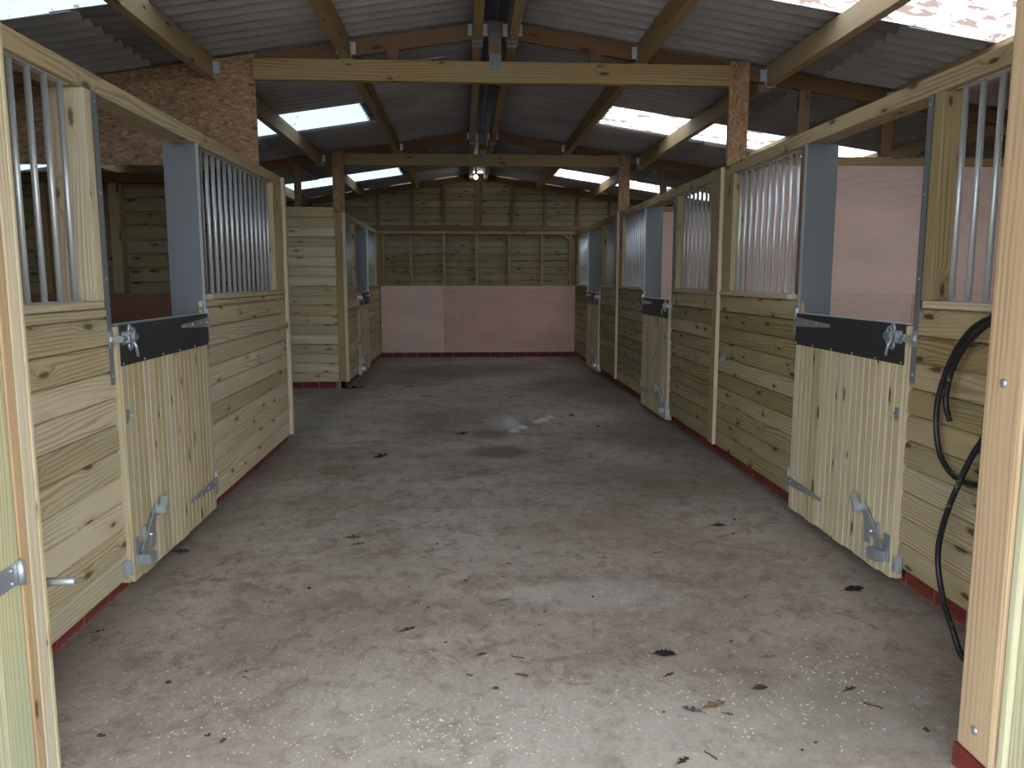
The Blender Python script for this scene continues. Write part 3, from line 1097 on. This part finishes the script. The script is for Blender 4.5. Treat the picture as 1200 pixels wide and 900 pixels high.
# ---------------------------------------------------------------- dividers between stables
for y, lab in ((6.19, 'plywood faced divider between the near and middle right stables'), (10.50, 'plywood faced divider between the middle and far right stables')):
    t = thing('stable_divider', lab, 'partition', (3.9, y + 0.06, 0.1), 'plywood stable dividers')
    xa, xb = XR + 0.20, XC + HALF - 0.13
    bx('plywood_panel', 'plylight', t, (xa, 3.60, y, y + 0.014, 0.1, 1.325), 'x')
    bx('plywood_panel', 'plypink', t, (3.603, xb, y, y + 0.014, 0.1, 1.325), 'x', label='pinker lower plywood sheet')
    bx('plywood_panel', 'plylight', t, (xa, xb, y, y + 0.014, 1.327, 2.335), 'x', label='pale upper plywood sheet')
    bx('top_plate', 'beam', t, (xa, xb, y - 0.005, y + 0.10, 2.336, 2.40), 'x', 0.003)
    for i in range(6):
        x = xa + 0.05 + i * (xb - xa - 0.1) / 5
        bx('stud', 'beam', t, (x - 0.024, x + 0.024, y + 0.015, y + 0.09, 0.1, 2.335))
    m = MB()
    hboards(m, (xa, y + 0.091, 0), (1, 0, 0), (0, 1, 0), xb - xa, 0.1, 2.33)
    m.build('boards', 'back', t)

# left divider seen from its framed side
t = thing('stable_divider', 'board and stud divider with red-brown kickboard inside the near left stable', 'partition', (-3.3, 7.05, 0.1))
xa, xb = XC - HALF + 0.13, XL - 0.20
m = MB()
hboards(m, (xa, 7.10, 0), (1, 0, 0), (0, -1, 0), xb - xa, 0.1, 2.25)
m.build('boards', 'back', t)
for i in range(6):
    x = -2.975 + (i - 3) * 0.6 + 0.0
    if xa < x < xb:
        bx('stud', 'beam', t, (x - 0.045, x + 0.045, 6.98, 7.078, 1.33, 2.255), bevel=0.003)
bx('top_plate', 'rafter', t, (xa, xb, 6.97, 7.12, 2.255, 2.34), 'x', 0.003)
bx('kickboard', 'plyred', t, (xa, xb, 6.955, 6.975, 0.1, 1.328), 'x')
m = MB()
hboards(m, (xa, 7.101, 0), (1, 0, 0), (0, 1, 0), xb - xa + 0.19, 0.1, 2.33)
m.build('boards', 'clad', t)

# boarded wall closing the far left stable
t = thing('stable_divider', 'pale shiplap wall facing the entrance with a corner post, left of the aisle', 'partition', (-3.3, T2, 0.1))
m = MB()
hboards(m, (-5.1, T2 + 0.02, 0), (1, 0, 0), (0, -1, 0), 3.41, 0.10, 2.25, h=0.1265)
m.build('boards', 'clad', t)
bx('top_plate', 'clad', t, (-5.1, -1.70, T2 - 0.005, T2 + 0.10, 2.251, 2.37), 'x', 0.003)
bx('corner_post', 'beam', t, (-1.69, -1.60, T2 - 0.01, T2 + 0.02, 0.10, 2.308), bevel=0.004)
bx('corner_strip', 'trim', t, (-1.598, -1.55, T2 - 0.012, T2 + 0.02, 0.10, 2.308), bevel=0.006)

# ---------------------------------------------------------------- entrance
# right gate post
t = thing('entrance_post', 'thick sawn timber gate post with bolt heads at right edge', 'post', (1.53, 2.05, 0))
PX, PY0, PY1 = 1.455, 1.955, 2.112
bx('post', 'post', t, (PX, PX + 0.16, PY0, PY1, 0.075, 2.75), bevel=0.012)
bx('foot', 'brick', t, (PX - 0.004, PX + 0.15, PY0 + 0.01, PY1 + 0.006, 0.0, 0.074), bevel=0.004, label='red brick pad under the post')
for z_, y_ in ((0.16, 2.03), (1.17, 2.03), (1.90, 2.00)):
    MB().tube([(PX + 0.001, y_, z_), (PX - 0.004, y_, z_), (PX - 0.007, y_, z_)], [0.0125, 0.0125, 0.007], 14).build('bolt_head', 'galv', t)
# open door leaf on the right
t = thing('entrance_door', 'pale green-tinged entrance door standing open at right edge', 'door', (1.53, 1.4, 0.06), 'open entrance doors')
m = MB()
for i in range(8):
    y0_ = 0.975 + i * 0.118
    m.box(1.478, 1.50, y0_, y0_ + 0.116, 0.05, 2.6)
m.build('boards', 'pale', t, 0.003)
bx('edge_batten', 'pale', t, (1.463, 1.50, 1.922, 1.948, 0.05, 2.6), bevel=0.004)
m = MB()
for z_ in (0.08, 0.35, 0.62, 1.0):
    m.tube([(1.478, 1.86, z_), (1.473, 1.86, z_)], [0.009, 0.006], 12)
m.build('screws', 'screw', t)
# left post: planed frame timbers
t = thing('entrance_post', 'planed door frame post in pale and pinkish timber at left edge', 'post', (-1.32, 2.15, 0))
bx('post', 'trim', t, (-1.33, -1.222, 2.185, 2.235, 0.0, 2.75), bevel=0.004)
bx('stop', 'door', t, (-1.33, -1.218, 2.236, 2.252, 0.0, 2.75), bevel=0.003)
bx('frame_board', 'post', t, (-1.34, -1.222, 2.140, 2.184, 0.0, 2.75), bevel=0.004)
t = thing('entrance_door', 'pale green-tinged entrance door with galvanised hinge at left edge', 'door', (-1.23, 1.4, 0.06), 'open entrance doors')
m = MB()
for i in range(9):
    y0_ = 1.073 + i * 0.118
    m.box(-1.246, -1.224, y0_, y0_ + 0.116, 0.05, 2.6)
m.build('boards', 'pale', t, 0.003)
m = MB()
zc = 0.66
m.box(-1.2235, -1.218, 1.95, 2.112, zc - 0.03, zc + 0.03, 'y')
m.tube([(-1.213, 2.122, zc - 0.034), (-1.213, 2.122, zc + 0.034)], 0.0105, 12)
for yy in (2.02, 2.085):
    for zz in (-0.018, 0.018):
        m.tube([(-1.218, yy, zc + zz), (-1.213, yy, zc + zz)], 0.006, 10)
m.build('hinge', 'galv', t)
# steel peg behind the left post
m = MB()
m.tube([(-1.25, 2.268, 0.575), (-1.152, 2.268, 0.575), (-1.145, 2.268, 0.575)], [0.0125, 0.0125, 0.009], 14)
m.box(-1.29, -1.235, 2.2525, 2.262, 0.54, 0.60)
tag(m.build('steel_peg', 'galv'), 'short galvanised peg sticking out behind the left post', 'peg')

# ---------------------------------------------------------------- hanging pipe
def smoothpath(pts, n=8):
    out = []
    P = [Vector(p) for p in pts]
    for i in range(len(P) - 1):
        p0, p1, p2, p3 = P[max(i - 1, 0)], P[i], P[i + 1], P[min(i + 2, len(P) - 1)]
        for k_ in range(n):
            t_ = k_ / n
            out.append(0.5 * ((2 * p1) + (p2 - p0) * t_ + (2 * p0 - 5 * p1 + 4 * p2 - p3) * t_ ** 2 + (3 * p1 - p0 - 3 * p2 + p3) * t_ ** 3))
    out.append(P[-1])
    return out


def onwall(px, py, X):
    """calculation only: where a sight line meets the plane x = X (gives y, z of points on the wall)"""
    F = Vector((math.sin(th) * math.cos(ph), math.cos(th) * math.cos(ph), -math.sin(ph)))
    Rv = Vector((math.cos(th), -math.sin(th), 0))
    U = Rv.cross(F)
    d = F + Rv * ((px - 600) / f) - U * ((py - 450) / f)
    k_ = X / d.x
    return (X, d.y * k_, 1.45 + d.z * k_)


def onfloor(px, py):
    F = Vector((math.sin(th) * math.cos(ph), math.cos(th) * math.cos(ph), -math.sin(ph)))
    Rv = Vector((math.cos(th), -math.sin(th), 0))
    U = Rv.cross(F)
    d = F + Rv * ((px - 600) / f) - U * ((py - 450) / f)
    k_ = -1.45 / d.z
    return d.x * k_, d.y * k_


t = thing('water_pipe', 'black plastic water pipe looped on the boards behind the right post', 'pipe', onwall(1130, 560, 1.97))
r_ = 0.0115
A = [onwall(x, y, 1.975) for x, y in ((1190, 362), (1167, 370), (1141, 384), (1121, 410), (1107, 440), (1099, 470), (1097, 500), (1101, 530), (1110, 549), (1122, 561), (1137, 567), (1155, 567), (1185, 552))]
MB().tube(smoothpath(A), r_, 12).build('loop', 'pipe', t)
B = [onwall(x, y, 1.945) for x, y in ((1190, 364), (1168, 374), (1148, 388), (1128, 410), (1115, 436), (1109, 462), (1109, 478), (1113, 493))]
MB().tube(smoothpath(B), r_, 12).build('loop', 'pipe', t)
xs = [1.93, 1.93, 1.92, 1.91, 1.90, 1.90, 1.90, 1.89, 1.88]
Cc = [onwall(x, y, X_) for (x, y), X_ in zip(((1180, 455), (1153, 512), (1139, 535), (1124, 566), (1109, 603), (1100, 640), (1100, 670), (1106, 705), (1115, 734)), xs)]
ex, ey = onfloor(1131, 776)
Cc += [(ex - 0.01, ey, 0.02), (ex + 0.0, ey - 0.12, 0.014), (ex + 0.05, ey - 0.3, 0.014)]
MB().tube(smoothpath(Cc), r_, 12).build('tail', 'pipe', t)
m = MB()
hk = onwall(1196, 356, XR)
m.tube(smoothpath([(XR + 0.002, hk[1], hk[2] + 0.02), (XR - 0.09, hk[1], hk[2] + 0.015), (XR - 0.1, hk[1], hk[2] + 0.05)]), 0.005, 8)
m.build('hook', 'galv', t)

# ---------------------------------------------------------------- bulb
t = thing('light_bulb', 'small lit round bulb under the ridge near the back wall', 'light', (0.185, 13.9, 3.16))
m = MB()
m.tube([(0.185, 13.9, 3.23), (0.185, 13.9, 3.30), (0.185, 13.9, 3.36)], [0.022, 0.022, 0.006], 12)
m.build('holder', 'black', t)
m = MB()
prf = []
for i in range(11):
    a = PI * i / 10
    prf.append(((0.185, 13.9, 3.19 - 0.036 * math.cos(a)), max(0.0012, 0.036 * math.sin(a))))
m.tube([p for p, _ in prf], [q_ for _, q_ in prf], 16)
m.build('globe', 'bulb', t)
pl = bpy.data.lights.new('bulb_light', 'POINT')
pl.energy = 0.4
pl.shadow_soft_size = 0.04
plo = bpy.data.objects.new('bulb_light', pl)
COL.objects.link(plo)
plo.parent = t
plo.location = (0, 0, -0.02)


# ---------------------------------------------------------------- leaves and litter on the floor
def leaf(px, py, size, ang, mat, label, curl=0.25, kind='oak', grp=None):
    x, y = onfloor(px, py)
    L = size
    n = 14
    m = MB()
    rows = []
    rr = random.Random(int(px * 7 + py))
    for i in range(n + 1):
        t_ = i / n
        w = math.sin(PI * min(1, t_ * 1.02)) ** 0.7 * 0.27 * L
        if kind == 'oak':
            w *= 0.62 + 0.42 * math.sin(t_ * 5.2 * PI + rr.random())
        w = max(w, 0.01 * L)
        z_ = 0.003 + curl * L * (0.5 * (t_ - 0.4) ** 2)
        rows.append((t_ * L - L / 2, w, z_))
    ca, sa = math.cos(ang), math.sin(ang)

    def tp(a, b, c):
        return (x + a * ca - b * sa, y + a * sa + b * ca, c)
    base = 0
    for a, w, z_ in rows:
        for kx, hz in ((-1, 1), (-0.5, 0.35), (0, 0.0), (0.5, 0.35), (1, 1)):
            m.v.append(tp(a + kx * kx * 0.06 * L, kx * w, z_ + hz * curl * w * rr.uniform(0.5, 1.3)))
    for i in range(n):
        for j in range(4):
            a = i * 5 + j
            m.fc.append((a, a + 5, a + 6, a + 1))
            m.uv.append([(0, 0)] * 4)
            m.rn.append(0.5)
            m.sm.append(True)
    m.tube([tp(-L / 2 - 0.18 * L, 0, 0.004), tp(-L / 2, 0, 0.005), tp(L * 0.45, 0, rows[-2][2] + 0.001)], [0.0012, 0.0012, 0.0005], 5)
    o = m.build('dead_leaf', mat, None, origin=(x, y, 0))
    sd = o.modifiers.new('thick', 'SOLIDIFY')
    sd.thickness = 0.0008
    tag(o, label, 'leaf', grp or 'dead leaves on the concrete')
    return o


def lump(px, py, r, mat, label, name='mud_clod', cat='clod', grp='dark crumbs on the concrete'):
    x, y = onfloor(px, py)
    rr = random.Random(int(px * 3 + py))
    m = MB()
    for _ in range(rr.choice((1, 2, 3))):
        ox, oy = rr.uniform(-1, 1) * r, rr.uniform(-1, 1) * r * 0.8
        k_ = r * rr.uniform(0.6, 1)
        nn = 7
        pts = []
        m_rows = [(0.0, 0.75), (0.35, 1.0), (0.7, 0.7), (0.9, 0.15)]
        base = len(m.v)
        ph_ = [rr.uniform(0.7, 1.3) for _ in range(nn)]
        for hz, kr in m_rows:
            for q_ in range(nn):
                w_ = 2 * PI * q_ / nn
                m.v.append((x + ox + math.cos(w_) * k_ * kr * ph_[q_], y + oy + math.sin(w_) * k_ * kr * ph_[q_] * 0.8, 0.0005 + hz * k_ * 0.9))
        for i in range(3):
            for q_ in range(nn):
                q2 = (q_ + 1) % nn
                m.fc.append((base + i * nn + q_, base + i * nn + q2, base + (i + 1) * nn + q2, base + (i + 1) * nn + q_))
                m.uv.append([(0, 0)] * 4)
                m.rn.append(0.5)
                m.sm.append(False)
        m.fc.append(tuple(base + 3 * nn + q_ for q_ in range(nn)))
        m.uv.append([(0, 0)] * nn)
        m.rn.append(0.5)
        m.sm.append(False)
    o = m.build(name, mat, None, origin=(x, y, 0))
    tag(o, label, cat, grp)


def twig(px, py, L, ang, label, rad=0.0025):
    x, y = onfloor(px, py)
    rr = random.Random(int(px + py * 5))
    m = MB()
    P = []
    for i in range(6):
        t_ = (i / 5 - 0.5) * L
        b_ = rr.uniform(-1, 1) * L * 0.05
        P.append((x + t_ * math.cos(ang) - b_ * math.sin(ang), y + t_ * math.sin(ang) + b_ * math.cos(ang), rad + 0.001))
    m.tube(smoothpath(P, 3), rad, 6)
    tag(m.build('twig', 'leafdark', None, origin=(x, y, 0)), label, 'twig', 'twigs on the concrete')


leaf(835, 829, 0.085, 0.3, 'leafbrown', 'orange-brown oak leaf at lower right, right half of the joined pair', 0.5)
leaf(812, 834, 0.065, 2.7, 'leafgrey', 'greyish curled oak leaf touching the orange-brown one', 0.6)
leaf(778, 769, 0.085, -0.35, 'leafblack', 'long dark curled leaf right of the floor centre line', 0.7, 'plain')
leaf(784, 792, 0.045, 0.5, 'leafdark', 'small brown lobed leaf just below the long dark curled leaf', 0.4)
leaf(477, 739, 0.07, 0.5, 'leafdark', 'dark brown oak leaf left of centre in the foreground', 0.3)
leaf(564, 768, 0.045, 0.4, 'leafgrey', 'small oval greyish leaf near the bottom centre', 0.3, 'plain')
leaf(707, 655, 0.06, -0.5, 'leafbrown', 'small reddish leaf on its own right of centre', 0.6)
leaf(899, 771, 0.06, 0.1, 'leafbrown', 'small orange leaf in the right foreground', 0.4)
leaf(995, 809, 0.055, 0.4, 'leafdark', 'dark lobed leaf at lower right towards the gate post', 0.4)
leaf(1000, 692, 0.10, 0.15, 'leafblack', 'glossy black strip of leaf near the right stable door', 0.4, 'plain')
leaf(212, 647, 0.10, -0.2, 'leafdark', 'dark red-brown leaf against the left stable door', 0.3, 'plain')
leaf(413, 631, 0.085, -0.2, 'leafdark', 'upper of two dark leaves left of centre', 0.5)
leaf(420, 638, 0.065, 0.3, 'leafgrey', 'lower, greyer of two leaves left of centre', 0.3)
leaf(446, 536, 0.12, 0.5, 'leafblack', 'blackened crumpled leaf in the middle left of the aisle', 0.8)
leaf(542, 509, 0.11, 0.0, 'leafblack', 'blackened crumpled leaf nearest the white floor splash', 0.8)
leaf(800, 893, 0.05, 0.6, 'leafdark', 'purplish brown leaf at the bottom edge of the floor', 0.3)
leaf(890, 808, 0.055, 0.05, 'leafdark', 'thin dark leaf right of the orange-brown pair', 0.5, 'plain')
leaf(853, 838, 0.035, -0.5, 'leafgrey', 'tiny grey leaf scrap right beside the orange-brown pair', 0.5)
leaf(115, 741, 0.05, 0.5, 'leafdark', 'small dark leaf beside the left brick kerb', 0.4)
leaf(592, 704, 0.04, 0.2, 'leafgrey', 'small grey leaf at the centre of the foreground', 0.3)
leaf(415, 455, 0.28, 0.1, 'leafblack', 'dark wet leaf by the corner of the boarded wall', 0.3)
leaf(481, 453, 0.14, 0.0, 'leafblack', 'dark leaf right of the boarded wall corner', 0.3)
leaf(842, 616, 0.09, 0.0, 'leafdark', 'flat dark leaf between centre and the right stable door', 0.2, 'plain')
twig(606, 771, 0.055, -0.4, 'short straight twig right of the oval grey leaf')
twig(611, 792, 0.045, -0.3, 'short dark twig near the bottom centre', 0.0035)
twig(1023, 828, 0.06, -0.7, 'crooked dark twig near the gate post', 0.003)
twig(833, 886, 0.05, -1.0, 'thin slanting twig at the bottom right of the floor', 0.0022)
twig(770, 648, 0.05, 0.3, 'tiny twig beside the small reddish leaf', 0.002)
CRUMBS = [
    (501, 712, 0.009, 'black crumb above and right of the dark brown oak leaf'),
    (581, 807, 0.016, 'large dark crumb below the oval grey leaf at bottom centre'),
    (545, 681, 0.007, 'small dark crumb in the middle of the foreground slab'),
    (511, 638, 0.008, 'dark crumb right of the two dark leaves left of centre'),
    (595, 661, 0.009, 'dark crumb at the centre of the slab, above the small grey leaf'),
    (638, 717, 0.007, 'dark crumb right of the small grey leaf in the centre'),
    (258, 869, 0.011, 'dark crumb at the lower left, bigger of a close pair'),
    (243, 862, 0.007, 'dark crumb at the lower left, smaller of a close pair'),
    (195, 802, 0.013, 'dark crumb in the left foreground beside the pair'),
    (120, 863, 0.009, 'dark crumb nearest the left entrance post'),
    (287, 787, 0.006, 'upper of two tiny dark crumbs left of centre foreground'),
    (287, 794, 0.006, 'lower of two tiny dark crumbs left of centre foreground'),
    (362, 690, 0.009, 'dark crumb below the two dark leaves left of centre'),
    (780, 834, 0.011, 'dark crumb just left of the greyish curled oak leaf'),
    (858, 752, 0.009, 'dark crumb above the small orange leaf'),
    (1087, 856, 0.009, 'dark crumb nearest the sawn gate post at right'),
    (941, 880, 0.009, 'bigger dark crumb at the bottom right, by the tiny one'),
    (955, 870, 0.006, 'tiny dark crumb at the bottom right, by the bigger one'),
    (550, 792, 0.009, 'dark crumb left of the large crumb at bottom centre'),
    (696, 700, 0.008, 'dark crumb below the small reddish leaf'),
    (631, 732, 0.006, 'tiny dark crumb above the short straight twig'),
    (860, 609, 0.010, 'dark crumb right of the flat leaf, towards the right door'),
    (859, 626, 0.009, 'dark crumb below right of the flat dark leaf'),
    (670, 487, 0.02, 'dark crumb far back, right of the white splash'),
    (700, 500, 0.018, 'dark crumb far back towards the middle right door'),
    (480, 688, 0.006, 'tiny dark crumb left of centre above the dark brown oak leaf'),
    (523, 753, 0.006, 'tiny dark crumb left of the oval grey leaf'),
    (875, 700, 0.007, 'tiny dark crumb on the right side of the slab'),
]
for px, py, r, lab in CRUMBS:
    lump(px, py, r, 'mud', lab)

# wood shavings: nobody could count them
rs = random.Random(3)
m = MB()
clusters = [(-0.9, 2.5, 0.5, 0.35, 90), (-0.1, 2.35, 0.5, 0.22, 150), (0.9, 2.5, 0.5, 0.3, 90), (-1.15, 3.6, 0.12, 0.25, 22), (0.1, 4.6, 0.35, 0.3, 28),
            (0.6, 3.4, 0.5, 0.4, 40), (-0.5, 3.0, 0.6, 0.4, 40), (1.4, 2.6, 0.25, 0.3, 50), (0.3, 4.0, 1.3, 1.2, 60)]
for cx, cy, sx, sy, n in clusters:
    for _ in range(int(n * 1.8)):
        x, y = rs.gauss(cx, sx * 0.6), rs.gauss(cy, sy * 0.6)
        if not (-1.4 < x < 1.85 and y > 2.15):
            continue
        a = rs.uniform(0, PI)
        L = rs.uniform(0.002, 0.010)
        w = rs.uniform(0.0009, 0.0022)
        m.hexa((x, y, 0.0006), (L * math.cos(a), L * math.sin(a), rs.uniform(0, 0.002)), (-w * math.sin(a), w * math.cos(a), 0), (0, 0, 0.0012))
o = m.build('wood_shavings', 'shaving', None, origin=(0, 3, 0))
tag(o, 'scattered pale wood shavings on the concrete near the entrance', 'shavings', kind='stuff')
